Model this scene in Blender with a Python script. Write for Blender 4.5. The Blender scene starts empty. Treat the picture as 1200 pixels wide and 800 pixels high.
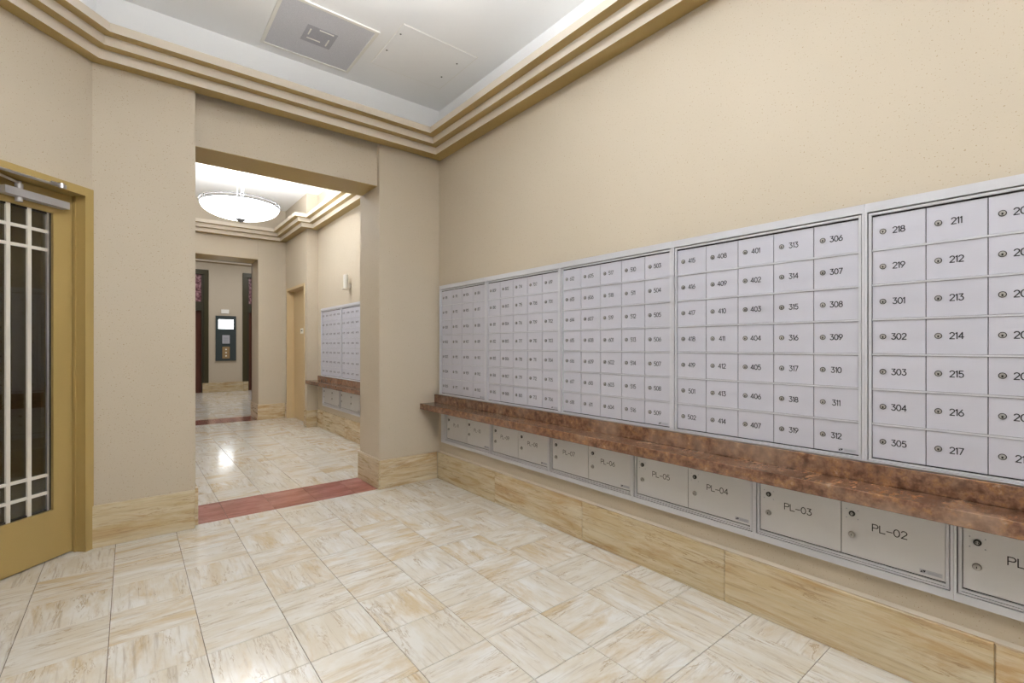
import bpy, math, random
from mathutils import Vector, Matrix
random.seed(7)
SC = bpy.context.scene
COL = SC.collection
PI = math.pi

# ---------------------------------------------------------------- camera, world, exposure
H = 1.218                                   # eye height
YAW = math.atan(448/557)                    # camera turned right of the hall axis (+Y)
cam_d = bpy.data.cameras.new('camera'); cam = bpy.data.objects.new('camera', cam_d); COL.objects.link(cam)
cam.location = (0, 0, H); cam.rotation_euler = (PI/2, 0, -YAW)
cam_d.sensor_width = 36; cam_d.lens = 36*557/1200; cam_d.shift_y = 5/1200; cam_d.clip_start = 0.02
SC.camera = cam
w = bpy.data.worlds.new('world'); SC.world = w; w.use_nodes = True
w.node_tree.nodes['Background'].inputs[0].default_value = (.9, .92, 1, 1)
w.node_tree.nodes['Background'].inputs[1].default_value = 0.05
SC.view_settings.view_transform = 'Standard'; SC.view_settings.look = 'None'
SC.view_settings.gamma = 1; SC.view_settings.use_curve_mapping = False
SC.view_settings.exposure = -0.2
BOWL, TRAY = 4.6, 135.0                       # radiance of pendant glass and of the lamps inside it
LOBBY = 60.0

def lin(r, g, b):
    f = lambda c: (c/255/12.92 if c <= 10 else ((c/255+.055)/1.055)**2.4)
    return (f(r), f(g), f(b), 1)

# ---------------------------------------------------------------- mesh helpers
class MB:
    def __init__(self): self.v = []; self.f = []; self.m = []
    def box(self, a, b, mat=0, T=None):
        x0, y0, z0 = a; x1, y1, z1 = b; n = len(self.v)
        for p in ((x0,y0,z0),(x1,y0,z0),(x1,y1,z0),(x0,y1,z0),(x0,y0,z1),(x1,y0,z1),(x1,y1,z1),(x0,y1,z1)):
            self.v.append(T(*p) if T else p)
        for q in ((0,3,2,1),(4,5,6,7),(0,1,5,4),(1,2,6,5),(2,3,7,6),(3,0,4,7)):
            self.f.append(tuple(n+i for i in q)); self.m.append(mat)
        return self
    def bevbox(self, a, b, e, mat=0):
        """box whose +z rim is chamfered by e"""
        x0, y0, z0 = a; x1, y1, z1 = b; n = len(self.v)
        self.v += [(x0,y0,z0),(x1,y0,z0),(x1,y1,z0),(x0,y1,z0),
                   (x0,y0,z1-e),(x1,y0,z1-e),(x1,y1,z1-e),(x0,y1,z1-e),
                   (x0+e,y0+e,z1),(x1-e,y0+e,z1),(x1-e,y1-e,z1),(x0+e,y1-e,z1)]
        for q in ((0,3,2,1),(0,1,5,4),(1,2,6,5),(2,3,7,6),(3,0,4,7),(4,5,9,8),(5,6,10,9),(6,7,11,10),(7,4,8,11),(8,9,10,11)):
            self.f.append(tuple(n+i for i in q)); self.m.append(mat)
        return self
    def poly(self, pts, mat=0):
        n = len(self.v); self.v += [tuple(p) for p in pts]; self.f.append(tuple(range(n, n+len(pts)))); self.m.append(mat)
    def lathe(self, prof, seg=32, c=(0,0,0), mat=0, T=None, a0=0, a1=2*PI):
        n = len(self.v); full = abs(a1-a0-2*PI) < 1e-6; cnt = seg if full else seg+1
        for i in range(cnt):
            a = a0+(a1-a0)*i/seg
            for r, z in prof:
                p = (c[0]+r*math.cos(a), c[1]+r*math.sin(a), c[2]+z)
                self.v.append(T(*p) if T else p)
        k = len(prof)
        for i in range(seg):
            j = (i+1) % cnt
            for q in range(k-1):
                self.f.append((n+i*k+q, n+j*k+q, n+j*k+q+1, n+i*k+q+1)); self.m.append(mat)
        return self
    def tube(self, p, q, r, seg=10, mat=0, r2=None):
        p = Vector(p); q = Vector(q); d = (q-p).normalized(); r2 = r if r2 is None else r2
        u = d.orthogonal().normalized(); v = d.cross(u); n = len(self.v)
        for P, R in ((p, r), (q, r2)):
            for i in range(seg):
                a = 2*PI*i/seg; self.v.append(tuple(P+R*(math.cos(a)*u+math.sin(a)*v)))
        for i in range(seg):
            j = (i+1) % seg; self.f.append((n+i, n+j, n+seg+j, n+seg+i)); self.m.append(mat)
        self.f.append(tuple(n+i for i in reversed(range(seg)))); self.m.append(mat)
        self.f.append(tuple(n+seg+i for i in range(seg))); self.m.append(mat)
        return self
    def torus(self, R, r, c, seg=48, s2=8, mat=0):
        prof = [(R+r*math.cos(2*PI*i/s2), r*math.sin(2*PI*i/s2)) for i in range(s2+1)]
        return self.lathe(prof, seg, c, mat)
    def mesh(self, name, mats, smooth=False):
        me = bpy.data.meshes.new(name); me.from_pydata(self.v, [], self.f)
        for m in (mats if isinstance(mats, (list, tuple)) else [mats]): me.materials.append(m)
        for p, k in zip(me.polygons, self.m): p.material_index = k; p.use_smooth = smooth
        import bmesh
        bm = bmesh.new(); bm.from_mesh(me); bmesh.ops.recalc_face_normals(bm, faces=bm.faces); bm.to_mesh(me); bm.free()
        if smooth:
            try: me.set_sharp_from_angle(angle=math.radians(35))
            except Exception: pass
        return me
    def build(self, name, mats, parent=None, smooth=False, **kw):
        return link(name, self.mesh(name, mats, smooth), parent, **kw)

def link(name, me, parent=None, loc=None, rot=None, kind=None):
    o = bpy.data.objects.new(name, me); COL.objects.link(o)
    if parent: o.parent = parent
    if loc is not None: o.location = loc
    if rot is not None: o.rotation_euler = rot
    if kind: o['kind'] = kind
    return o
def empty(name, loc=(0,0,0), kind=None):
    o = link(name, None, None, loc, None, kind); o.empty_display_size = .1; return o
def tag(o, label, cat, group=None):
    o['label'] = label; o['category'] = cat
    if group: o['group'] = group
    return o

# ---------------------------------------------------------------- materials
def mat(name, col, rough=.5, metal=0, spec=.5, **kw):
    m = bpy.data.materials.new(name); m.use_nodes = True
    b = m.node_tree.nodes['Principled BSDF']
    b.inputs['Base Color'].default_value = col; b.inputs['Roughness'].default_value = rough
    b.inputs['Metallic'].default_value = metal; b.inputs['Specular IOR Level'].default_value = spec
    return m
def N(m, t): return m.node_tree.nodes.new(t)
def L(m, a, b): m.node_tree.links.new(a, b)
def ramp(m, fac, stops):
    r = N(m, 'ShaderNodeValToRGB'); L(m, fac, r.inputs[0])
    e = r.color_ramp.elements
    while len(e) < len(stops): e.new(.5)
    for el, (p, c) in zip(e, stops): el.position = p; el.color = c
    return r.outputs[0]
def noise(m, vec, scale, detail=3, rough=.55, dist=0):
    n = N(m, 'ShaderNodeTexNoise'); n.inputs['Scale'].default_value = scale; n.inputs['Detail'].default_value = detail
    n.inputs['Roughness'].default_value = rough; n.inputs['Distortion'].default_value = dist
    if vec: L(m, vec, n.inputs['Vector'])
    return n.outputs[0]
def mix(m, fac, a, b, mode='MIX'):
    x = N(m, 'ShaderNodeMix'); x.data_type = 'RGBA'; x.blend_type = mode
    for s, val in ((x.inputs[0], fac), (x.inputs[6], a), (x.inputs[7], b)):
        if hasattr(val, 'is_output'): L(m, val, s)
        else: s.default_value = val
    return x.outputs[2]
def objco(m, scale=(1,1,1), rnd=True):
    t = N(m, 'ShaderNodeTexCoord'); out = t.outputs['Object']
    if rnd:
        oi = N(m, 'ShaderNodeObjectInfo'); mu = N(m, 'ShaderNodeVectorMath'); mu.operation = 'SCALE'
        mu.inputs[0].default_value = (37.7, 53.1, 91.3); L(m, oi.outputs['Random'], mu.inputs['Scale'])
        ad = N(m, 'ShaderNodeVectorMath'); ad.operation = 'ADD'; L(m, out, ad.inputs[0]); L(m, mu.outputs[0], ad.inputs[1]); out = ad.outputs[0]
    mp = N(m, 'ShaderNodeMapping'); mp.inputs['Scale'].default_value = scale; L(m, out, mp.inputs['Vector'])
    return mp.outputs[0]
def bump(m, h, strength=.2, dist=.002):
    b = N(m, 'ShaderNodeBump'); b.inputs['Strength'].default_value = strength; b.inputs['Distance'].default_value = dist
    L(m, h, b.inputs['Height']); L(m, b.outputs[0], m.node_tree.nodes['Principled BSDF'].inputs['Normal'])
def setc(m, c, sock='Base Color'): L(m, c, m.node_tree.nodes['Principled BSDF'].inputs[sock])

def plaster(name, col, fleck, amount=1):
    m = mat(name, col, .6, spec=.3); v = objco(m, rnd=False)
    n1 = noise(m, v, 140, 2, .5); f = ramp(m, n1, [(.66, (0,0,0,1)), (.71, (amount,)*3+(1,))])
    n2 = noise(m, v, 1.6, 3); c2 = mix(m, n2, tuple(c*.96 for c in col[:3])+(1,), tuple(min(1, c*1.03) for c in col[:3])+(1,))
    setc(m, mix(m, f, c2, fleck)); n3 = noise(m, v, 260, 2); bump(m, n3, .12, .0015)
    return m
M = {}
M['wall'] = plaster('cream_plaster', lin(192,180,161), lin(146,122,90), .6)
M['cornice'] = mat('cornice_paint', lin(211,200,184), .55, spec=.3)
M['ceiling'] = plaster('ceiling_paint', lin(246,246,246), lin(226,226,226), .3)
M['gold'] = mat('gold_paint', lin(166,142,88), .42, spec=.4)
M['grout'] = mat('grout', lin(86,70,52), .8)
M['alu'] = mat('aluminium_trim', lin(206,207,214), .32, .2)
M['groove'] = mat('dark_groove', lin(40,38,40), .7)
M['door'] = mat('mailbox_door_paint', lin(212,212,222), .42, .1)
_m = M['door']; _v = objco(_m); setc(_m, mix(_m, noise(_m, _v, 2.2, 2), lin(190,190,201), lin(199,199,210)))
M['parcel'] = mat('parcel_door_paint', lin(212,212,215), .42, .1)
M['ink'] = mat('engraved_ink', lin(30,30,36), .6)
M['lockmetal'] = mat('lock_metal', lin(172,170,168), .38, .5)
M['lockdark'] = mat('lock_dark', lin(38,36,36), .35, .3)
M['plate'] = mat('label_plate', lin(184,186,196), .4, .3)
M['plateprint'] = mat('label_print', lin(156,159,172), .5)
M['steel'] = mat('brushed_steel', lin(200,200,204), .28, .9)
M['closer'] = mat('closer_silver', lin(190,190,194), .35, .5)
M['bar'] = mat('glazing_bar_paint', lin(226,220,208), .4)
M['dkgasket'] = mat('gasket', lin(42,36,28), .5)
M['white'] = mat('white_trim', lin(236,234,228), .5)
M['vent'] = mat('vent_grey', lin(200,200,206), .6)
_m = M['vent']; _v = objco(_m, rnd=False); setc(_m, mix(_m, noise(_m, _v, 420, 1), lin(178,178,186), lin(232,232,236)))
M['ventdirt'] = mat('vent_dusty_core', lin(140,140,150), .7)
_m = M['ventdirt']; _v = objco(_m, rnd=False); setc(_m, mix(_m, noise(_m, _v, 300, 2), lin(138,138,148), lin(200,200,208)))
M['tandoor'] = mat('tan_door_paint', lin(196,172,132), .45)
M['olive'] = mat('dark_olive_lacquer', lin(58,52,28), .35)
M['bronze'] = mat('dark_bronze', lin(62,58,44), .4, .3)
M['redwood'] = mat('red_wood', lin(112,52,34), .35)
_m = M['redwood']; _v = objco(_m, (9,9,1)); setc(_m, mix(_m, noise(_m, _v, 3, 4), lin(62,28,18), lin(102,54,36)))
M['pink'] = mat('pink_marble', lin(160,110,120), .3)
_m = M['pink']; _v = objco(_m); setc(_m, ramp(_m, noise(_m, _v, 16, 4, .7), [(.42, lin(78,40,46)), (.52, lin(140,98,104)), (.62, lin(180,146,148))]))
M['slate'] = mat('slate_panel', lin(56,66,68), .35)
M['brass'] = mat('brass_plate', lin(168,142,104), .4, .5)

def emis(name, col, s):
    m = mat(name, col, .4); b = m.node_tree.nodes['Principled BSDF']
    b.inputs['Emission Color'].default_value = col; b.inputs['Emission Strength'].default_value = s
    return m
M['bowl'] = emis('opal_glass_lit', (.94, .97, 1, 1), BOWL)
M['tray'] = emis('lamp_tray_lit', (.94, .97, 1, 1), TRAY)
M['tray_hall'] = emis('hall_lamp_tray_lit', (.94, .97, 1, 1), TRAY*1.15)
M['bowl_hall'] = emis('hall_opal_glass_lit', (.94, .97, 1, 1), BOWL*1.9)
M['screen'] = emis('lit_display', (.93, .97, 1, 1), 7)
M['lobbylamp'] = emis('lobby_lamp_lit', (.97, .98, 1, 1), LOBBY)

M['vestfill'] = emis('vestibule_fill_light', (1, .97, .92, 1), 7)  # fill light added behind the door glass
g = mat('tinted_glass', lin(200,190,150), .015, 0, .6); gb = g.node_tree.nodes['Principled BSDF']
gb.inputs['Transmission Weight'].default_value = 1; gb.inputs['IOR'].default_value = 1.75; M['glass'] = g

def travertine(name, light, cream, tan, vein, rough, tint=.5, cover=.5, st=1):
    """light: palest bands, cream: body, tan: ochre clouds, vein: thin brown lines and pits"""
    m = mat(name, cream, rough, spec=.5)
    v1 = objco(m, (1.0/st, 3.0*st, 3.0*st)); v2 = objco(m, (1.4/st, 24, 24)); v3 = objco(m, (1.0/st, 5.5*st, 5.5*st)); v4 = objco(m, (2.2, 9*st, 9*st))
    base = mix(m, ramp(m, noise(m, v1, 3.6, 6, .68, .25), [(.38, (0,0,0,1)), (.60, (1,1,1,1))]), light, cream)
    oi = N(m, 'ShaderNodeObjectInfo')
    sh = N(m, 'ShaderNodeMath'); sh.operation = 'MULTIPLY_ADD'; sh.inputs[1].default_value = .16; L(m, oi.outputs['Random'], sh.inputs[0])
    L(m, noise(m, v1, 2.6, 6, .68, .5), sh.inputs[2])
    t = ramp(m, sh.outputs[0], [(1.04-cover, (0,0,0,1)), (1.20-cover, (.8,.8,.8,1))])
    c = mix(m, t, base, tan)
    fine = ramp(m, noise(m, v2, 2.6, 4, .6, .1), [(.30, (.55,.55,.55,1)), (.46, (0,0,0,1))])
    c = mix(m, fine, c, tuple(.65*a+.35*b for a, b in zip(vein[:3], cream[:3]))+(1,))
    sv = ramp(m, noise(m, v3, 3.0, 6, .68, .5), [(.48, (0,0,0,1)), (.5, (.75,.75,.75,1)), (.52, (0,0,0,1))])
    pk = ramp(m, noise(m, v1, 4.5, 3), [(.5, (0,0,0,1)), (.6, (1,1,1,1))])
    c = mix(m, mix(m, 1.0, sv, pk, 'MULTIPLY'), c, tuple(.6*a+.4*b for a, b in zip(vein[:3], tan[:3]))+(1,))
    dark = ramp(m, noise(m, v4, 4.0, 6, .74, .4), [(.27, (.8,.8,.8,1)), (.33, (0,0,0,1))])
    c = mix(m, dark, c, vein)
    tr = ramp(m, oi.outputs['Random'], [(0, (1.0-.10*tint, 1.0-.12*tint, 1.0-.17*tint, 1)), (1, (1,1,1,1))])
    setc(m, mix(m, 1.0, c, tr, 'MULTIPLY'))
    r = N(m, 'ShaderNodeMapRange'); r.inputs['To Min'].default_value = rough*.75; r.inputs['To Max'].default_value = rough*1.5
    L(m, noise(m, v3, 4, 3), r.inputs['Value']); setc(m, r.outputs[0], 'Roughness')
    return m
M['tile'] = travertine('travertine_floor', lin(228,226,222), lin(216,208,194), lin(200,177,138), lin(132,106,76), .11, cover=.43)
M['base'] = travertine('travertine_base', lin(216,205,182), lin(203,184,149), lin(178,143,92), lin(118,82,48), .26, tint=1.6, st=1.4)
M['redstone'] = travertine('red_marble', lin(172,122,110), lin(150,94,84), lin(132,76,66), lin(104,54,46), .12)

def marble():
    m = mat('brown_marble', lin(150,100,72), .18); v = objco(m, (1.4, 3.2, 3.2), rnd=False); v2 = objco(m, rnd=False)
    a = ramp(m, noise(m, v, 9, 4, .6, 0), [(.32, lin(72,48,36)), (.44, lin(104,73,55)), (.53, lin(124,92,73)), (.61, lin(136,98,64)), (.74, lin(158,134,116))])
    f = ramp(m, noise(m, v2, 70, 4, .7), [(.34, (.6,.6,.6,1)), (.56, (0,0,0,1))])
    c = mix(m, f, a, lin(78,48,32))
    q = ramp(m, noise(m, v2, 5, 3), [(.5, (0,0,0,1)), (.68, (.5,.5,.5,1))]); c = mix(m, q, c, lin(150,128,110))
    setc(m, c); return m
M['marble'] = marble()

# ---------------------------------------------------------------- the setting
XR, YH, YP, YL = 2.235, 3.905, 3.857, 3.812        # right wall, header, right pier, left pier (faces)
YB = 4.29                                           # hall side of the doorway wall
XJL, XJR, ZH = .352, 1.655, 2.59                    # doorway jambs and head
CX, CY = -.175, 3.812                               # corner to the slanted door wall
S2 = math.sqrt(.5)
ZC = 3.385                                          # ceiling of the mail room
def dg(a, o, z): return (CX - a*S2 - o*S2, CY - a*S2 + o*S2, z)    # along / behind / up on the slanted wall
DL = 1.62                                            # length of the slanted wall
XLw, YLw = CX-DL*S2, CY-DL*S2
YBK = -2.7
def box_obj(name, bs, m, kind='structure', parent=None, T=None):
    b = MB()
    for a, c in bs: b.box(a, c, 0, T)
    return b.build(name, m, parent, kind=kind)
WT = 3.62
box_obj('wall_right', [((XR, YBK-.2, 0), (XR+.2, 4.0, WT))], M['wall'])
box_obj('wall_doorway', [((XJR, YP, 0), (XR+.2, YB, WT)), ((XJL, YH, ZH), (XJR, YB-.04, WT)), ((CX-.02, YL, 0), (.341, YB, 3.0)), ((CX-.02, YP, 2.9), (.345, YB, WT)), ((.341, YH, 0), (XJL, YB, WT))], M['wall'])
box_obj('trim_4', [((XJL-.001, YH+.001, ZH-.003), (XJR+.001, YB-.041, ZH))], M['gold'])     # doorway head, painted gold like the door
FRW = .985                                           # end of door frame along the slanted wall
box_obj('wall_left', [((0.0, 0, 2.15), (FRW, .2, WT)), ((FRW-.01, 0, 0), (DL+.1, .2, WT))], M['wall'], T=dg)
box_obj('wall_side', [((XLw-.2, YBK-.2, 0), (XLw, YLw+.05, WT))], M['wall'])
box_obj('wall_back', [((XLw-.2, YBK-.2, 0), (XR+.2, YBK, WT))], M['wall'])
box_obj('ceiling', [((XLw-.2, YBK-.2, ZC), (XR+.2, 4.0, ZC+.1))], M['ceiling'])
box_obj('ceiling_band', [((XR-.004, YBK, 3.05), (XR+.01, 3.9, ZC+.01)), ((CX-.05, YP-.006, 3.05), (XR, YP+.1, ZC+.01))], M['ceiling'])
box_obj('ceiling_band', [((-.02, -.006, 3.05), (DL+.02, .05, ZC+.01))], M['ceiling'], T=dg)
# small dark vestibule behind the glazed door
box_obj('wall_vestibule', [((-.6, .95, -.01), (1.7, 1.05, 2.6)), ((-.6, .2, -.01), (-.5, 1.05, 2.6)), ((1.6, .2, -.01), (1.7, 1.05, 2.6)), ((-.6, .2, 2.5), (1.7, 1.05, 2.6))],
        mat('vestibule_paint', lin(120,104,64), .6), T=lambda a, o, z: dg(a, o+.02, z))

_b = MB().lathe([(.18, 0), (0, -.02)], 24); _o = _b.build('unseen_ceiling_lamp', M['vestfill']); _o.location = dg(.75, .62, 2.49); tag(_o, 'round fill light added on the vestibule ceiling to give the door glass a glow, out of view', 'ceiling lamp')  # unseen disc, added so the door glass picks up an olive glow
# hall
HXL, HX1, HX2, HY1, HY2 = -.2, 2.225, 2.065, 7.46, 8.72
BO_L, BO_R, BZ, BY2 = .36, 1.648, 2.64, 9.27         # second opening
HZ, HC = 2.965, 3.50
box_obj('wall_hall_right', [((HX1, YB, 0), (HX1+.2, HY1+.1, WT)), ((HX2, HY1, 0), (HX2+.4, 7.57, WT)), ((HX2, 7.57, 2.17), (HX2+.4, 8.61, WT)), ((HX2, 8.61, 0), (HX2+.4, HY2+.1, WT)), ((HX2+.24, 7.5, 0), (HX2+.4, 8.7, 2.2))], M['wall'])
box_obj('wall_hall_left', [((HXL-.2, YB-.3, 0), (HXL, HY2+.1, WT))], M['wall'])
box_obj('wall_hall_far', [((HXL-.2, HY2, 0), (BO_L, BY2, WT)), ((BO_R, HY2-.012, 0), (HX1+.3, BY2, WT)), ((BO_L, HY2, BZ), (BO_R, BY2, WT))], M['wall'])
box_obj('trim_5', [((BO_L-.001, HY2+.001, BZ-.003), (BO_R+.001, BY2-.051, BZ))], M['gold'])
box_obj('ceiling_hall', [((HXL-.2, YB-.3, HC), (HX1+.3, HY2+.3, HC+.1))], M['ceiling'])
# lobby
LX0, LX1, LY = -.9, 4.6, 14.62
LC = 3.72
box_obj('wall_lobby_far', [((1.60, LY, 0), (2.385, LY+.5, LC)), ((LX0, LY, 3.19), (1.60, LY+.5, LC)), ((2.385, LY, 3.19), (LX1, LY+.5, LC)), ((LX0, LY, 0), (.0, LY+.5, LC)), ((4.0, LY, 0), (LX1, LY+.5, LC))], M['wall'])
box_obj('wall_lobby_left', [((LX0-.2, BY2-.1, 0), (LX0, LY+.2, LC))], M['wall'])
box_obj('wall_lobby_right', [((LX1, BY2-.1, 0), (LX1+.2, LY+.2, LC))], M['wall'])
box_obj('wall_lobby_near', [((LX0-.2, BY2-.05, 0), (BO_L, BY2+.0, LC)), ((BO_R, BY2-.05, 0), (LX1+.2, BY2, LC)), ((BO_L, BY2-.05, BZ), (BO_R, BY2, LC))], M['wall'])
box_obj('ceiling_lobby', [((LX0-.2, BY2-.2, LC), (LX1+.2, LY+.6, LC+.1))], M['ceiling'])

# cornices: three stepped bands swept along the walls
def inset(path, d, closed):
    out = []; n = len(path)
    for i in range(n):
        P = Vector(path[i]); segs = []
        for a, b in ((i-1, i), (i, i+1)):
            if not closed and (a < 0 or b >= n): continue
            A = Vector(path[a % n]); B = Vector(path[b % n]); t = (B-A).normalized(); segs.append(Vector((-t.y, t.x)))
        if len(segs) == 1: out.append(P+d*segs[0]); continue
        n1, n2 = segs; k = (n1+n2); out.append(P + d*k/(1+n1.dot(n2)))
    return out
def cornice(name, path, steps, closed=True):
    e = empty(name, kind='structure')
    for d, z0, z1 in steps:
        b = MB(); A = [Vector(p) for p in path]; Bq = inset(path, d, closed); n = len(path)
        for i in range(n if closed else n-1):
            j = (i+1) % n
            a0, a1, b0, b1 = A[i], A[j], Bq[i], Bq[j]
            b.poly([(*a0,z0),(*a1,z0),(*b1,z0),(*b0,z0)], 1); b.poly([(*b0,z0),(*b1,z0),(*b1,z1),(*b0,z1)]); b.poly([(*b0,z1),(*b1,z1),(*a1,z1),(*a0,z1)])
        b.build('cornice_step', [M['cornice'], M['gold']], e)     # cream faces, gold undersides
    return e
YC = YP-.018
room = [(XR, YBK), (XR, YC), (CX-.011, YC), (XLw, YLw), (XLw, YBK)]
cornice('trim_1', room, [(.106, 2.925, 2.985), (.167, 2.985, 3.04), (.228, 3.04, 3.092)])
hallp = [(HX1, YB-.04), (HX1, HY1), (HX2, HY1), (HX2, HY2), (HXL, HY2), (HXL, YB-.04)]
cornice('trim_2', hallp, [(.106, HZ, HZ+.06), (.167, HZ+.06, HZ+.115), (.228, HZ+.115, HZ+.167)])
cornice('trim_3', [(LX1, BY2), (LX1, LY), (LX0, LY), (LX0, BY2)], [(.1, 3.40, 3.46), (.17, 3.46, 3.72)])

# floor: grout bed + single tiles
floor = box_obj('floor', [((XLw-.3, YBK-.2, -.08), (XR+.3, BY2, -.004)), ((LX0-.2, BY2-.01, -.08), (LX1+.2, LY+.5, -.004))], M['grout'])
def pxy(x, y, z=0):
    s, c = math.sin(YAW), math.cos(YAW); fw = x*s+y*c; r = x*c-y*s
    if fw < .15: return None
    return 600+557*r/fw, 405-557*(z-H)/fw
def cell_area(x0, y0, x1, y1):
    ps = [pxy(*p) for p in ((x0,y0),(x1,y0),(x1,y1),(x0,y1))]
    if any(p is None for p in ps): return 0
    if max(p[0] for p in ps) < 0 or min(p[0] for p in ps) > 1200 or min(p[1] for p in ps) > 800: return 0
    # behind the doorway wall only the opening shows
    if y0 > 4.3 and (max(p[0] for p in ps) < 228 or min(p[0] for p in ps) > 425): return 0
    if y0 > 9.2 and min(p[0] for p in ps) > 302: return 0
    a = 0
    for i in range(4):
        j = (i+1) % 4; a += ps[i][0]*ps[j][1]-ps[j][0]*ps[i][1]
    return abs(a)/2
G = .0022
tile_meshes = {}
def tile(x0, y0, x1, y1, rot, m, name, parent):
    w_, d_ = x1-x0-G, y1-y0-G
    if rot: w_, d_ = d_, w_
    k = (round(w_, 4), round(d_, 4), m.name)
    if k not in tile_meshes:
        tile_meshes[k] = MB().bevbox((-w_/2, -d_/2, -.006), (w_/2, d_/2, 0), .0008).mesh(name, m)
    return link(name, tile_meshes[k], parent, ((x0+x1)/2, (y0+y1)/2, random.uniform(-.0002, .0002)), (0, 0, (PI/2 if rot else 0)+(PI if random.random() < .5 else 0)))
T_ = .305; TX, TY = .2375, 2.217
cells = []
def ax(lo, hi, o):
    k = math.floor((lo-o)/T_+1e-6); xs = [lo]
    while True:
        k += 1; v = o+k*T_
        if v >= hi-.03: break
        if v > lo+.03: xs.append(v)
    xs.append(hi); return xs
def region(x0, x1, y0, y1, oy, clip=None):
    xs, ys = ax(x0, x1, TX), ax(y0, y1, oy)
    for i in range(len(xs)-1):
        for j in range(len(ys)-1):
            c = (xs[i], ys[j], xs[i+1], ys[j+1])
            if clip and clip(*c): continue
            ii = round((xs[i]-TX)/T_); jj = round((ys[j]-oy)/T_)
            cells.append((cell_area(*c), c, ((ii+jj) % 2 == 0) != (random.random() < .22)))
def diagclip(x0, y0, x1, y1): return (y1-x0) - (CY-CX) > .62      # fully behind the slanted wall
region(XLw, XR, YBK, 3.865, TY, diagclip)
region(HXL, HX1, 4.325, 8.69, 4.325)
region(LX0, LX1, BY2, LY+.2, BY2)
cells.sort(key=lambda q: -q[0])
rest = MB(); nt = 0
for a, c, r in cells:
    if a > 3 and nt < 285:
        tile(*c, r, M['tile'], 'tile', floor); nt += 1
    else: rest.box((c[0]+G/2, c[1]+G/2, -.006), (c[2]-G/2, c[3]-G/2, 0))
rest.build('tile_field', M['tile'], floor, kind='stuff')
def strip(y0, y1, x0, x1):
    xs = ax(x0, x1, TX)
    for i in range(len(xs)-1): tile(xs[i], y0, xs[i+1], y1, False, M['redstone'], 'threshold_stone', floor)
strip(3.866, 4.324, .36, XJR)
strip(8.69, BY2, BO_L, BO_R)

# baseboards: single stone panels
def panel(parent, p, q, h, t, m=None, name='stone_panel'):
    """panel whose outer face runs from p to q (2D), room on its left, thickness t behind it"""
    P, Q = Vector(p), Vector(q); d = Q-P; l = d.length-.0015
    me = MB().bevbox((-l/2, 0, 0), (l/2, h, t), .003)
    # bevbox +z becomes the outward face
    ang = math.atan2(d.y, d.x); o = me.build(name, m or M['base'], parent)
    n = Vector((-d.y, d.x)).normalized(); mid = (P+Q)/2 - n*t
    o.matrix_local = Matrix(((math.cos(ang), 0, n.x, mid.x), (math.sin(ang), 0, n.y, mid.y), (0, 1, 0, 0.0), (0, 0, 0, 1)))
    return o
XB = 2.205
br = empty('baseboard_right', kind='structure')
ys = [3.84, 2.959, 2.044, 1.129, .222, -.69, -1.6, -2.6]
for i in range(len(ys)-1): panel(br, (XB, ys[i+1]), (XB, ys[i]), .243, .03)
b = MB()
for y0, y1 in ((-2.6, 3.84),):
    b.poly([(XB+.014, y0, .2432), (XB+.014, y1, .2432), (XR, y1, .252), (XR, y0, .252)])
b.build('plaster_fillet', M['cornice'], br)
bf = empty('baseboard_doorway', kind='structure')
panel(bf, (XB, 3.838), (1.641, 3.838), .243, .02)
panel(bf, (1.640, 3.836), (1.640, 4.312), .243, .016)
panel(bf, (1.655, 4.312), (XB, 4.312), .243, .02) if False else None
panel(bf, (.340, 3.796), (-.19, 3.796), .256, .018)
panel(bf, (.3635, 3.852), (.341, 3.852), .25, .03)
panel(bf, (.3635, 4.312), (.3635, 3.853), .25, .012)
MB().box((1.6415, 3.839, .243), (1.656, 4.31, .251)).build('plaster_fillet', M['wall'], bf)
bh = empty('baseboard_hall', kind='structure')
hy = [4.32, 4.45, 5.36, 6.267, 7.18, 7.44]
for i in range(len(hy)-1): panel(bh, (2.205, hy[i]), (2.205, hy[i+1]), .262, .02)
panel(bh, (2.205, 7.442), (2.052, 7.442), .25, .018)
panel(bh, (2.050, 7.442), (2.050, 7.57), .25, .015)
panel(bh, (2.050, 8.61), (2.050, 8.69), .25, .015)
panel(bh, (2.05, 8.69), (1.636, 8.69), .25, .018)
panel(bh, (1.634, 8.69), (1.634, 9.26), .25, .014)
panel(bh, (.372, 8.70), (HXL, 8.70), .25, .02)
panel(bh, (.372, 9.26), (.372, 8.70), .25, .012)
bl = empty('baseboard_lobby', kind='structure')
panel(bl, (2.40, 14.58), (1.60, 14.58), .25, .04)
panel(bl, (2.52, 14.575), (2.40, 14.575), .25, .045)
panel(bl, (1.60, 14.575), (1.465, 14.575), .25, .045)
# ---------------------------------------------------------------- glazed door in the slanted wall
door = empty('door_1', dg(.47, .1, 0), kind='structure')
dinv = Matrix.Translation(-door.location)
def dpart(name, boxes, m, parent=None, smooth=False):
    b = MB(); par = parent or door
    for a, c in boxes: b.box(a, c, 0, lambda a_, o_, z_: tuple(Vector(dg(a_, o_, z_)) - door.location))
    return b.build(name, m, par)
dpart('frame', [((.003, -.012, 0), (.052, .125, 2.152)), ((.94, -.012, 0), (.985, .125, 2.152)), ((.052, -.012, 2.103), (.94, .125, 2.152)),
                ((.052, .05, 0), (.058, .062, 2.103))], M['gold'])
dpart('frame_stop', [((.045, .105, 0), (.062, .15, 2.11)), ((.93, .105, 0), (.95, .15, 2.11)), ((.05, .105, 2.10), (.945, .15, 2.11))], M['gold'])
LO = .072                                            # front of the leaf
D0, D1, GZ0, GZ1, GA0, GA1 = .066, .935, .285, 1.972, .162, .838
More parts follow.
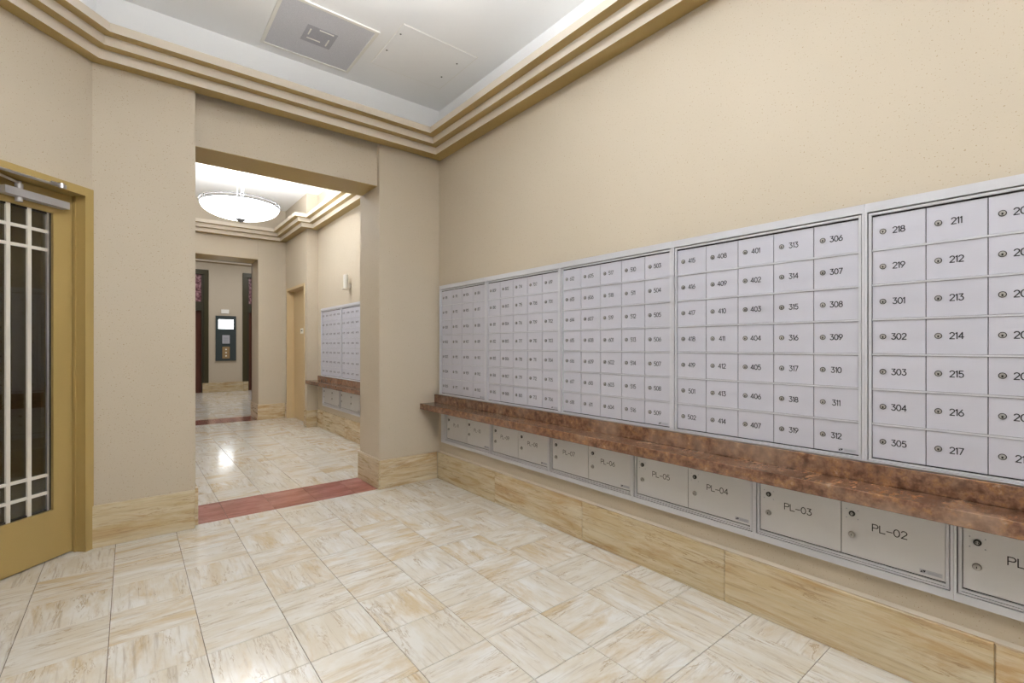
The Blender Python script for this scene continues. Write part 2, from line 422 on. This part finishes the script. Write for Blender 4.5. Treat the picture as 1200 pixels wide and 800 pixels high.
leaf = dpart('door_leaf', [((D0-.010, LO, .008), (GA0, LO+.045, 2.098)), ((GA1, LO, .008), (D1, LO+.045, 2.098)), ((GA0, LO, .008), (GA1, LO+.045, GZ0)), ((GA0, LO, GZ1), (GA1, LO+.045, 2.098))], M['gold'])
dpart('gasket', [((GA0-.001, LO+.012, GZ0-.001), (GA0+.012, LO+.033, GZ1+.001)), ((GA1-.012, LO+.012, GZ0-.001), (GA1+.001, LO+.033, GZ1+.001)), ((GA0, LO+.012, GZ0-.001), (GA1, LO+.033, GZ0+.01)), ((GA0, LO+.012, GZ1-.01), (GA1, LO+.033, GZ1+.001))], M['dkgasket'], leaf)
dpart('glass_bead', [((GA0-.022, LO-.003, GZ0-.022), (GA0, LO+.004, GZ1+.022)), ((GA1, LO-.003, GZ0-.022), (GA1+.022, LO+.004, GZ1+.022)), ((GA0, LO-.003, GZ0-.022), (GA1, LO+.004, GZ0)), ((GA0, LO-.003, GZ1), (GA1, LO+.004, GZ1+.022))], M['gold'], leaf)
dpart('glass_pane', [((GA0+.002, LO+.02, GZ0+.002), (GA1-.002, LO+.026, GZ1-.002))], M['glass'], leaf)
for a in (.275, .375, .625, .725): dpart('glazing_bar', [((a-.0095, LO+.008, GZ0+.001), (a+.0095, LO+.0195, GZ1-.001))], M['bar'], leaf)
for a in (.180, .820): dpart('glazing_bar', [((a-.005, LO+.010, GZ0+.001), (a+.005, LO+.0195, GZ1-.001))], M['steel'], leaf)
for z in (1.862, 1.759, .488, .388): dpart('glazing_bar', [((GA0+.022, LO+.009, z-.0085), (GA1-.022, LO+.0193, z+.0085))], M['bar'], leaf)
cb = dpart('closer_body', [((.112, LO-.05, 2.005), (.432, LO+.001, 2.045))], M['closer'])
cb['label'] = 'silver closer bar across the top of the door'
b = MB()
P = lambda a, o, z: Vector(dg(a, o, z)) - door.location
b.tube(P(.352, .047, 2.044), P(.352, .047, 2.075), .017, 14); b.tube(P(.352, .047, 1.982), P(.352, .047, 2.006), .016, 14)
b.tube(P(.352, .047, 2.07), P(.352, .047, 2.088), .011, 12)
b.build('closer_pivot', M['closer'], door, smooth=True)
b = MB()
for p, q in ((P(.352, .047, 2.08), P(.62, -.035, 2.09)), (P(.62, -.035, 2.10), P(.196, -.022, 2.110))): b.tube(p, q, .0075, 8)
b.tube(P(.62, -.035, 2.08), P(.62, -.035, 2.11), .013, 10)
b.build('closer_arm', M['steel'], door, smooth=True)
b = MB(); b.box((.165, -.02, 2.104), (.245, -.011, 2.126), 0, lambda a_, o_, z_: tuple(P(a_, o_, z_))); b.tube(P(.196, -.024, 2.100), P(.196, -.024, 2.127), .012, 10)
b.build('closer_bracket', M['steel'], door)

# ---------------------------------------------------------------- engraved single-stroke lettering
def arc(cx, cy, rx, ry, a0, a1, n=10):
    return [(cx+rx*math.cos(math.radians(a0+(a1-a0)*i/n)), cy+ry*math.sin(math.radians(a0+(a1-a0)*i/n))) for i in range(n+1)]
GL = {
 '0': (.58, [arc(.29, .5, .29, .5, 90, 450, 18)]),
 '1': (.20, [[(.0, .82), (.16, 1.0), (.16, 0)]]),
 '2': (.56, [arc(.28, .73, .27, .27, 165, -35, 9)+[(0, 0), (.56, 0)]]),
 '3': (.56, [[(.03, 1), (.5, 1), (.24, .6)]+arc(.27, .3, .28, .3, 80, -155, 10)]),
 '4': (.60, [[(.44, 0), (.44, 1), (0, .28), (.6, .28)]]),
 '5': (.56, [[(.5, 1), (.1, 1), (.05, .55)]+arc(.27, .32, .28, .32, 130, -145, 10)]),
 '6': (.56, [[(.42, 1), (.06, .45)]+arc(.28, .3, .28, .3, 150, 510, 14)]),
 '7': (.54, [[(0, 1), (.54, 1), (.16, 0)]]),
 '8': (.56, [arc(.28, .76, .23, .24, -90, 270, 14), arc(.28, .27, .28, .27, 90, 450, 14)]),
 '9': (.56, [[(.14, 0), (.5, .55)]+arc(.28, .7, .28, .3, -30, 330, 14)]),
 'P': (.60, [[(0, 0), (0, 1), (.36, 1)]+arc(.36, .74, .24, .26, 90, -90, 8)+[(0, .48)]]),
 'L': (.56, [[(0, 1), (0, 0), (.56, 0)]]),
 '-': (.56, [[(0, .42), (.56, .42)]]),
}
def text_mesh(s, h, t, gap=.16, wx=1.0, name='number'):
    """flat ribbon strokes in local x (right) / y (up), centred"""
    x = 0; runs = []
    for ch in s:
        wd, st = GL[ch]
        for pl in st: runs.append([((x+px*wx)*h, py*h) for px, py in pl])
        x += wd*wx+gap
    tw = (x-gap)*h; b = MB()
    for pl in runs:
        pts = [Vector((p[0]-tw/2, p[1]-h/2)) for p in pl]
        for i in range(len(pts)-1):
            d = (pts[i+1]-pts[i]); 
            if d.length < 1e-7: continue
            d.normalize(); n = Vector((-d.y, d.x))*t/2; e = d*t*.3
            A, Bq = pts[i]-e, pts[i+1]+e
            b.poly([(*(A+n), 0), (*(A-n), 0), (*(Bq-n), 0), (*(Bq+n), 0)])
    return b.mesh(name, M['ink'])
# frames on walls that face -X: local x -> -Y, local y -> Z, local z -> -X
R_WALL = Matrix(((0, 0, -1), (-1, 0, 0), (0, 1, 0))).to_euler()

# shared meshes of small parts (local: x right, y up, z out of the wall)
def lock_mesh(r=.0102):
    b = MB(); b.lathe([(r, 0), (r, .0022), (r*.80, .0022)], 16, mat=1)
    b.lathe([(r*.80, .0022), (r*.74, .0034), (r*.3, .0034), (r*.3, .002), (0, .002)], 16, mat=0)
    b.box((-r*.22, -r*.52, .0030), (r*.22, r*.16, .0037), 1); return b.mesh('lock', [M['lockmetal'], M['lockdark']], True)
LOCK = lock_mesh()
def cam_lock(r):                                    # plain cylinder lock of the parcel doors
    b = MB(); b.lathe([(r, 0), (r, .003), (r*.85, .0055), (r*.62, .0055), (r*.62, .009), (0, .009)], 18)
    b.box((-r*.1, -r*.3, .009), (r*.1, r*.3, .0094), 1); return b.mesh('cylinder_lock', [M['lockmetal'], M['lockdark']], True)
CYL = cam_lock(.0118)
def key_lock(r):
    b = MB(); b.lathe([(r, 0), (r, .004), (r*.8, .006), (0, .006)], 18, mat=0); b.box((-r*.14, -r*.55, .006), (r*.14, r*.55, .0066), 1); b.lathe([(r*.5,.006),(r*.5,.0068),(r*.4,.0068),(r*.4,.006)],12,mat=1)
    return b.mesh('master_lock', [M['lockdark'], M['lockmetal']], True)
KEY = key_lock(.0105)
def rivets():
    return MB().lathe([(.0022, 0), (.0018, .001), (0, .0012)], 8).mesh('rivet', M['plateprint'])
RIV = rivets()
def plate_mesh():
    b = MB(); b.box((-.031, -.007, 0), (.031, .007, .0008), 0)
    z = .001
    b.poly([(-.029, -.004, z), (-.021, -.004, z), (-.025, .0045, z)], 1); b.poly([(-.023, .0045, z), (-.013, .0045, z), (-.018, -.004, z)], 1)
    for k, (y, x1) in enumerate(((.0025, .028), (-.0005, .022), (-.0035, .027))): b.poly([(-.009, y-.0008, z), (x1, y-.0008, z), (x1, y+.0008, z), (-.009, y+.0008, z)], 2)
    return b.mesh('maker_label', [M['plate'], M['ink'], M['plateprint']])
PLATE = plate_mesh()

XD = 2.214                                           # plane of the door faces
NUMS = {}
door_meshes = {}
def door_mesh(wd, ht, m, name):
    k = (round(wd, 4), round(ht, 4), m.name)
    if k not in door_meshes: door_meshes[k] = MB().bevbox((-wd/2, -ht/2, -.012), (wd/2, ht/2, 0), .0012).mesh(name, m)
    return door_meshes[k]
def mail_unit(name, label, y1, y0, ndoor, cols, group, zbot=.775, ztop=1.762, yr=None, xoff=0, seam=True, plate=True, pitch=.160, mpad=None):
    """upper unit from Y=y1 (left as seen) down to y0, columns of seven numbers left to right"""
    W = y1-y0; xw = XD+xoff
    e = empty(name, (xw, (y0+y1)/2, zbot)); tag(e, label, 'mailboxes', group)
    Y = lambda x: (y0+y1)/2 - x                      # local x from centre
    def add(nm, b, m): o = b.build(nm, m, e); return o
    T = lambda x, y, z: (-z, -x, y)                  # (right, up from bottom, out) -> parent space
    Hh = ztop-zbot; hw = W/2
    padL = pad = .0215
    b = MB(); b.box((-hw, 0, -.02), (hw, Hh, -.003), 0, T); add('back_panel', b, M['groove'])
    b = MB()                                         # outer frame
    b.box((-hw+.0004, 0, -.02), (-hw+.0085, Hh, .0125), 0, T); b.box((hw-.0085, 0, -.02), (hw-.0004, Hh, .0125), 0, T)
    b.box((-hw+.0085, Hh-.034, -.02), (hw-.0085, Hh, .0125), 0, T); b.box((-hw+.0085, 0, -.02), (hw-.0085, .006, .0125), 0, T)
    add('outer_frame', b, M['alu'])
    b = MB()                                         # inner frame round the doors
    b.box((-hw+.0115, .0075, -.02), (-hw+.0205, Hh-.038, .0075), 0, T); b.box((hw-.0205, .0075, -.02), (hw-.0115, Hh-.038, .0075), 0, T)
    b.box((-hw+.0205, Hh-.047, -.02), (hw-.0205, Hh-.038, .0075), 0, T); b.box((-hw+.0205, .0075, -.02), (hw-.0205, .0125, .0075), 0, T)
    add('inner_frame', b, M['alu'])
    z0, z1 = .0135, Hh-.049; nr = 7; rp = (z1-z0)/nr; cp = (W-.042)/ndoor
    for r in range(1, nr):
        b = MB(); zc = z0+r*rp; b.box((-hw+.0212, zc-.0032, -.012), (hw-.0212, zc+.0032, .0034), 0, T); add('rail', b, M['alu'])
    me = door_mesh(cp-.0022, rp-.0080, M['door'], 'door')
    for ci in range(ndoor):
        xc = -hw+.021+cp*(ci+.5)
        for r in range(nr):
            zc = z1-rp*(r+.5)
            d = link('door', me, e, T(xc, zc, random.uniform(-.0004, .0004)), R_WALL)
            link('lock', LOCK, d, (-cp/2+.0335, .002, 0))
            s = str(cols[ci][r])
            if s not in NUMS: NUMS[s] = text_mesh(s, .0215, .0032, .15, 1.0)
            link('number', NUMS[s], d, (-cp/2+.081+(.004 if len(s) > 3 else 0), .002, .0007))
            if plate and ci == ndoor-1 and r == nr-1: link('maker_label', PLATE, d, (cp/2-.040, -rp/2+.015, .0002))
    return e
def seq(start, n):
    f, k = divmod(start, 100); out = []
    for _ in range(n):
        out.append(f*100+k); k += 1
        if k > 19: f += 1; k = 1
    return out
allnums = seq(204, 400)
def cols_from(i, n): return [allnums[i+7*(n-1-c):i+7*(n-c)] for c in range(n)]
left2 = [[116,117,118,119,201,202,203], [109,110,111,112,113,114,115]]
GU = 'mailbox units on the right wall'
mail_unit('mailbox_unit', 'silver mailbox unit nearest the camera, with doors 218 and 211 in its top row', .5745, -.2555, 5, cols_from(0, 3)+left2, GU)
mail_unit('mailbox_unit', 'silver mailbox unit whose doors run from 306 at top right to 502 at bottom left', 1.4045, .5745, 5, cols_from(21, 5), GU)
mail_unit('mailbox_unit', 'silver mailbox unit with doors 503 to 509 down its right column', 2.2385, 1.4045, 5, cols_from(56, 5), GU)
mail_unit('mailbox_unit', 'silver mailbox unit second from the corner, with 704 to 706 in its right column', 3.073, 2.2385, 5, cols_from(91, 5), GU)
mail_unit('mailbox_unit', 'narrow four column silver mailbox unit in the corner beside the doorway', 3.795, 3.073, 4, cols_from(126, 4), GU)
# hall units
GH = 'mailbox units in the far hall'
hx = 2.208-XD
mail_unit('mailbox_unit', 'far hall mailbox unit seen through the doorway, partly cut off by the door jamb', 6.378, 5.548, 5, cols_from(154, 5), GH, xoff=hx)
mail_unit('mailbox_unit', 'far hall mailbox unit seen through the doorway, farther one beside the tan door', 7.208+.02, 6.378, 5, cols_from(189, 5), GH, xoff=hx)

def parcel_unit(label, y1, y0, names, group, zb=.345, zt=.690, xoff=0, ndoor=2, name='parcel_locker_unit', padL=0):
    W = y1-y0; e = empty(name, (XD+xoff, (y0+y1)/2, zb)); tag(e, label, 'parcel lockers', group)
    T = lambda x, y, z: (-z, -x, y); hw = W/2; Hh = zt-zb
    def add(nm, b, m): return b.build(nm, m, e)
    b = MB(); b.box((-hw, 0, -.02), (hw, Hh, -.003), 0, T); add('back_panel', b, M['groove'])
    b = MB(); b.box((-hw-padL+.0004, 0, -.02), (-hw+.008, Hh, .0125), 0, T); b.box((hw-.008, 0, -.02), (hw-.0004, Hh, .0125), 0, T)
    b.box((-hw+.008, 0, -.02), (hw-.008, .028, .0125), 0, T); b.box((-hw+.008, Hh-.012, -.02), (hw-.008, Hh, .0125), 0, T); add('outer_frame', b, M['alu'])
    b = MB(); b.box((-hw+.0115, .0305, -.02), (-hw+.0205, Hh-.015, .0075), 0, T); b.box((hw-.0205, .0305, -.02), (hw-.0115, Hh-.015, .0075), 0, T)
    b.box((-hw+.0205, .0305, -.02), (hw-.0205, .0365, .0085), 0, T); b.box((-hw+.0205, .038, -.02), (hw-.0205, .046, .0055), 0, T); add('inner_frame', b, M['alu'])
    z0, z1 = .0495, Hh-.016; cp = (W-.042)/ndoor
    me = door_mesh(cp-.0026, z1-z0, M['parcel'], 'door')
    for i in range(ndoor):
        xc = -hw+.021+cp*(i+.5); zc = (z0+z1)/2; hz = (z1-z0)/2
        d = link('door', me, e, T(xc, zc, 0), R_WALL)
        zz = lambda zw: zw-zb-zc
        link('master_lock', KEY, d, (-cp/2+.037, zz(.559), 0)); [link('rivet', RIV, d, (-cp/2+.037+x, zz(.557)+y, 0)) for x, y in ((-.019, .017), (.019, .017), (-.019, -.017), (.019, -.017))]
        link('cylinder_lock', CYL, d, (-cp/2+.036, zz(.477), 0))
        s = names[i]
        if s:
            if s not in NUMS: NUMS[s] = text_mesh(s, .0262, .0033, .19, 1.12, 'lettering')
            link('lettering', NUMS[s], d, (-cp/2+.1545, zz(.523), .0007))
        if i == ndoor-1: link('maker_label', PLATE, d, (cp/2-.04, -hz+.0165, .0002))
    return e
GP = 'parcel lockers under the marble ledge'
parcel_unit('grey parcel locker unit under the ledge, nearest the camera, lettered PL-01', .3215, -.3505, ['PL-01', 'PL-00'][:1]+[''], GP)
parcel_unit('grey parcel locker unit under the ledge lettered PL-03 and PL-02', .989, .3215, ['PL-03', 'PL-02'], GP)
parcel_unit('grey parcel locker unit under the ledge lettered PL-05 and PL-04', 1.657, .989, ['PL-05', 'PL-04'], GP)
parcel_unit('grey parcel locker unit under the ledge lettered PL-07 and PL-06', 2.341, 1.657, ['PL-07', 'PL-06'], GP)
parcel_unit('grey parcel locker unit under the ledge lettered PL-09 and PL-08', 3.013, 2.341, ['PL-09', 'PL-08'], GP)
parcel_unit('grey parcel locker unit in the corner under the ledge end, lettered PL-11 and PL-10', 3.705, 3.013, ['PL-11', 'PL-10'], GP, padL=.06)
GQ = 'parcel lockers in the far hall'
parcel_unit('far hall parcel locker unit seen through the doorway, cut off by the door jamb', 6.434, 5.70, ['', ''], GQ, xoff=hx)
parcel_unit('far hall parcel locker unit seen through the doorway, farther one', 7.16, 6.434, ['', ''], GQ, xoff=hx)

# marble ledges
def ledge(label, y0, y1, xf, xw, xb, ztop, name='marble_ledge', ybs=None):
    e = empty(name, ((xf+xw)/2, (y0+y1)/2, ztop-.052)); tag(e, label, 'ledge')
    ox, oy, oz = e.location
    def part(nm, a, c):
        b = MB(); b.box((a[0]-ox, a[1]-oy, a[2]-oz), (c[0]-ox, c[1]-oy, c[2]-oz)); o = b.build(nm, M['marble'], e)
        md = o.modifiers.new('b', 'BEVEL'); md.width = .003; md.segments = 2; return o
    part('shelf_slab', (xf, y0, ztop-.052), (xw, y1, ztop)); part('backsplash', (xb, y0, ztop), (xw, (ybs or y1), ztop+.073))
    return e
ledge('long brown marble ledge with low backsplash running below the mailboxes', -.6, 3.850, 2.033, 2.2, 2.18, .700)
ledge('short brown marble ledge below the far hall mailboxes, seen through the doorway', 5.2, 7.455, 2.04, 2.19, 2.17, .705, ybs=7.30)

# ---------------------------------------------------------------- ceiling fittings of the mail room
e = empty('ceiling_vent', (1.034, 3.442, ZC)); tag(e, 'square grey ceiling vent with a dusty centre, in a pale metal frame', 'vent')
b = MB(); h = .313; f = .022
for a, c in (((-h,-h,-.010),(h,-h+f,0)), ((-h,h-f,-.010),(h,h,0)), ((-h,-h+f,-.010),(-h+f,h-f,0)), ((h-f,-h+f,-.010),(h,h-f,0))): b.box(a, c)
b.build('frame', M['white'], e)
MB().box((-h+f, -h+f, -.006), (h-f, h-f, -.001)).build('perforated_panel', M['vent'], e)
MB().box((-.10, -.10, -.0075), (.10, .10, -.006)).build('core', M['ventdirt'], e)
for x0, y0, x1, y1 in ((-.07, .045, .02, .053), (-.02, -.085, .075, -.077), (.06, -.01, .068, .07), (-.075, -.06, -.067, .01)):
    MB().box((x0, y0, -.011), (x1, y1, -.0075)).build('louvre', M['white'], e)
e = empty('access_panel', (1.737, 3.228, ZC)); tag(e, 'flush white access panel screwed to the ceiling beside the vent', 'access panel')
MB().box((-.297, -.277, -.003), (.297, .277, 0)).build('panel', M['ceiling'], e)
b = MB(); 
for x in (-.304, .298): b.box((x, -.284, -.001), (x+.006, .284, 0))
for y in (-.284, .278): b.box((-.298, y, -.001), (.298, y+.006, 0))
b.build('joint', M['white'], e)
for x, y in ((-.27, .06), (-.27, -.17), (.22, .11), (.22, -.12)): MB().lathe([(.007, 0), (.007, -.0045), (0, -.005)], 10, (x, y, 0)).build('screw', M['lockdark'], e)

# ---------------------------------------------------------------- pendants
M['fitting'] = mat('pendant_metal', lin(96,95,96), .5, .1)
def pendant(label, x, y, zc, zrim=2.83, R=.40, lamp='tray', glass='bowl'):
    e = empty('pendant_light', (x, y, zrim)); tag(e, label, 'pendant light', 'opal bowl pendants')
    prof = [(0.0, -.150)]+[(R*math.sin(math.radians(t)), -.150*math.cos(math.radians(t))) for t in range(8, 86, 7)]+[(R, 0)]
    b = MB(); b.lathe(prof, 56); b.build('glass_bowl', M[glass], e, True)
    b = MB(); b.lathe([(0, -.05), (.30, -.05)], 40); b.build('lamp_tray', M[lamp], e)
    for dz in (.004, .036):
        b = MB(); b.torus(R+.008, .0055, (0, 0, dz)); b.build('ring', M['fitting'], e, True)
    for k in range(6):
        a = k*PI/3+.4; b = MB(); b.tube(((R+.008)*math.cos(a), (R+.008)*math.sin(a), -.004), ((R+.008)*math.cos(a), (R+.008)*math.sin(a), .04), .006, 8); b.build('ring_post', M['fitting'], e)
    b = MB(); b.lathe([(0, -.19), (.02, -.182), (.034, -.168), (.05, -.160), (.05, -.150), (0, -.146)], 20); b.build('finial', M['fitting'], e, True)
    for k in range(3):
        a = k*2*PI/3+.5; px, py = .035*math.cos(a), .035*math.sin(a)
        b = MB(); b.tube((px, py, -.03), (px, py, zc-zrim-.03), .0045, 8); b.build('rod', M['fitting'], e, True)
    b = MB(); b.lathe([(0, zc-zrim-.04), (.06, zc-zrim-.035), (.07, zc-zrim-.012), (.07, zc-zrim)], 24); b.build('canopy', M['fitting'], e, True)
    return e
pendant('lit opal glass bowl pendant hanging in the far hall, seen through the doorway', 1.0, 6.25, HC, lamp='tray_hall', glass='bowl_hall')
pendant('lit opal glass bowl pendant in the mail room above the camera, out of view', .48, 1.42, ZC)
pendant('lit opal glass bowl pendant added at the back of the mail room for even light, out of view', .30, -1.3, ZC)  # extra pendant, added to even out the light in the room

# ---------------------------------------------------------------- hall door, sign, fixture
d2 = empty('door_2', (2.165, 8.09, 0), kind='structure')
def d2p(nm, boxes, m, par=None):
    b = MB()
    for a, c in boxes: b.box((a[0]-2.165, a[1]-8.09, a[2]), (c[0]-2.165, c[1]-8.09, c[2]))
    return b.build(nm, m, par or d2)
d2p('frame', [((2.055, 7.57, 0), (2.20, 7.60, 2.17)), ((2.055, 8.575, 0), (2.20, 8.61, 2.17)), ((2.055, 7.60, 2.13), (2.20, 8.575, 2.17))], M['tandoor'])
lf = d2p('door_leaf', [((2.165, 7.602, .008), (2.205, 8.573, 2.128))], M['tandoor'])
s = d2p('sign', [((2.160, 8.02, 1.415), (2.1652, 8.17, 1.50))], M['white'], lf); s['label'] = 'small white sign on the tan door'
d2p('sign_print', [((2.1592, 8.05, 1.452), (2.1601, 8.14, 1.468))], M['ink'], s)
e = empty('wall_fixture', (HX1, 6.10, 1.93)); tag(e, 'small cream cylinder fixture on the hall wall above the far mailboxes', 'wall fixture')
MB().lathe([(0, .03), (.03, .03), (.03, .20), (0, .20)], 20, (-.06, 0, 0)).build('cylinder', M['white'], e, True)
MB().lathe([(0, 0), (.034, .004), (.048, .02), (.048, .03), (0, .03)], 20, (-.06, 0, 0)).build('bottom_cap', M['bar'], e, True)
MB().box((-.04, -.02, .03), (0, .02, .09)).build('bracket', M['white'], e)

# ---------------------------------------------------------------- lobby: two lift doors and the call panel
def lift(nm, x0, x1, vis):
    e = empty(nm, ((x0+x1)/2, LY+.1, 0), kind='structure'); cx, cy = (x0+x1)/2, LY+.1
    def part(n, boxes, m):
        b = MB()
        for a, c in boxes: b.box((a[0]-cx, a[1]-cy, a[2]), (c[0]-cx, c[1]-cy, c[2]))
        return b.build(n, m, e)
    fw = .10
    part('frame', [((x0, LY-.03, 0), (x0+fw, LY+.2, 3.19)), ((x1-fw, LY-.03, 0), (x1, LY+.2, 3.19)), ((x0+fw, LY-.03, 3.07), (x1-fw, LY+.2, 3.19))], M['olive'])
    part('frame_edge', [((x0+fw, LY+.0, 0), (x0+fw+.05, LY+.2, 3.07)), ((x1-fw-.05, LY+.0, 0), (x1-fw, LY+.2, 3.07)), ((x0+fw+.05, LY+.0, 2.13), (x1-fw-.05, LY+.2, 2.36))], M['bronze'])
    part('transom_panel', [((x0+fw+.05, LY+.05, 2.36), (x1-fw-.05, LY+.1, 3.07))], M['pink'])
    xm = (x0+x1)/2
    part('door_leaf', [((x0+fw+.05, LY+.09, 0), (xm-.002, LY+.13, 2.13))], M['redwood'])
    part('door_leaf', [((xm+.002, LY+.09, 0), (x1-fw-.05, LY+.13, 2.13))], M['redwood'])
lift('door_3', .0, 1.60, 0)
lift('door_4', 2.385, 4.0, 0)
e = empty('call_panel', (1.992, LY-.001, .82)); tag(e, 'tall dark slate lift call panel with a lit display, on the far lobby wall', 'call panel')
MB().box((-.235, -.03, 0), (.235, 0, 1.19)).build('backplate', M['slate'], e)
MB().box((-.17, -.036, .85), (.17, -.03, 1.09)).build('lit_display', M['screen'], e)
MB().box((-.085, -.036, .455), (.085, -.03, .68)).build('notice_plate', M['plate'], e)
b = MB()
for z in (.5, .55, .6): b.box((-.05, -.0375, z-.012), (.05, -.0362, z+.012))
b.build('notice_print', M['plateprint'], e)
bp = MB().box((-.085, -.036, .06), (.085, -.03, .375)).build('button_plate', M['brass'], e)
for z in (.13, .215, .30):
    b = MB(); b.tube((0, -.036, z), (0, -.044, z), .02, 12); b.build('button', M['white'], bp)
e = empty('floor_plaque', (1.975, LY, 2.06)); tag(e, 'small white plaque on the wall just above the call panel', 'plaque')
MB().box((-.09, -.014, .01), (.09, 0, .12)).build('plate', M['white'], e)
# lobby ceiling lamps, above the opening and out of view
for i, (x, y) in enumerate(((1.0, 11.0), (3.0, 11.0), (1.0, 13.2), (3.0, 13.2))):
    e = empty('unseen_ceiling_lamp', (x, y, LC)); tag(e, ('near left', 'near right', 'far left', 'far right')[i]+' of four round lit lamps on the lobby ceiling, hidden behind the doorway head', 'ceiling lamp', 'lobby ceiling lamps')
    MB().lathe([(.24, 0), (.24, -.04), (.21, -.05)], 28).build('rim', M['steel'], e, True)
    MB().lathe([(.21, -.05), (0, -.06)], 28).build('diffuser', M['lobbylamp'], e, True)
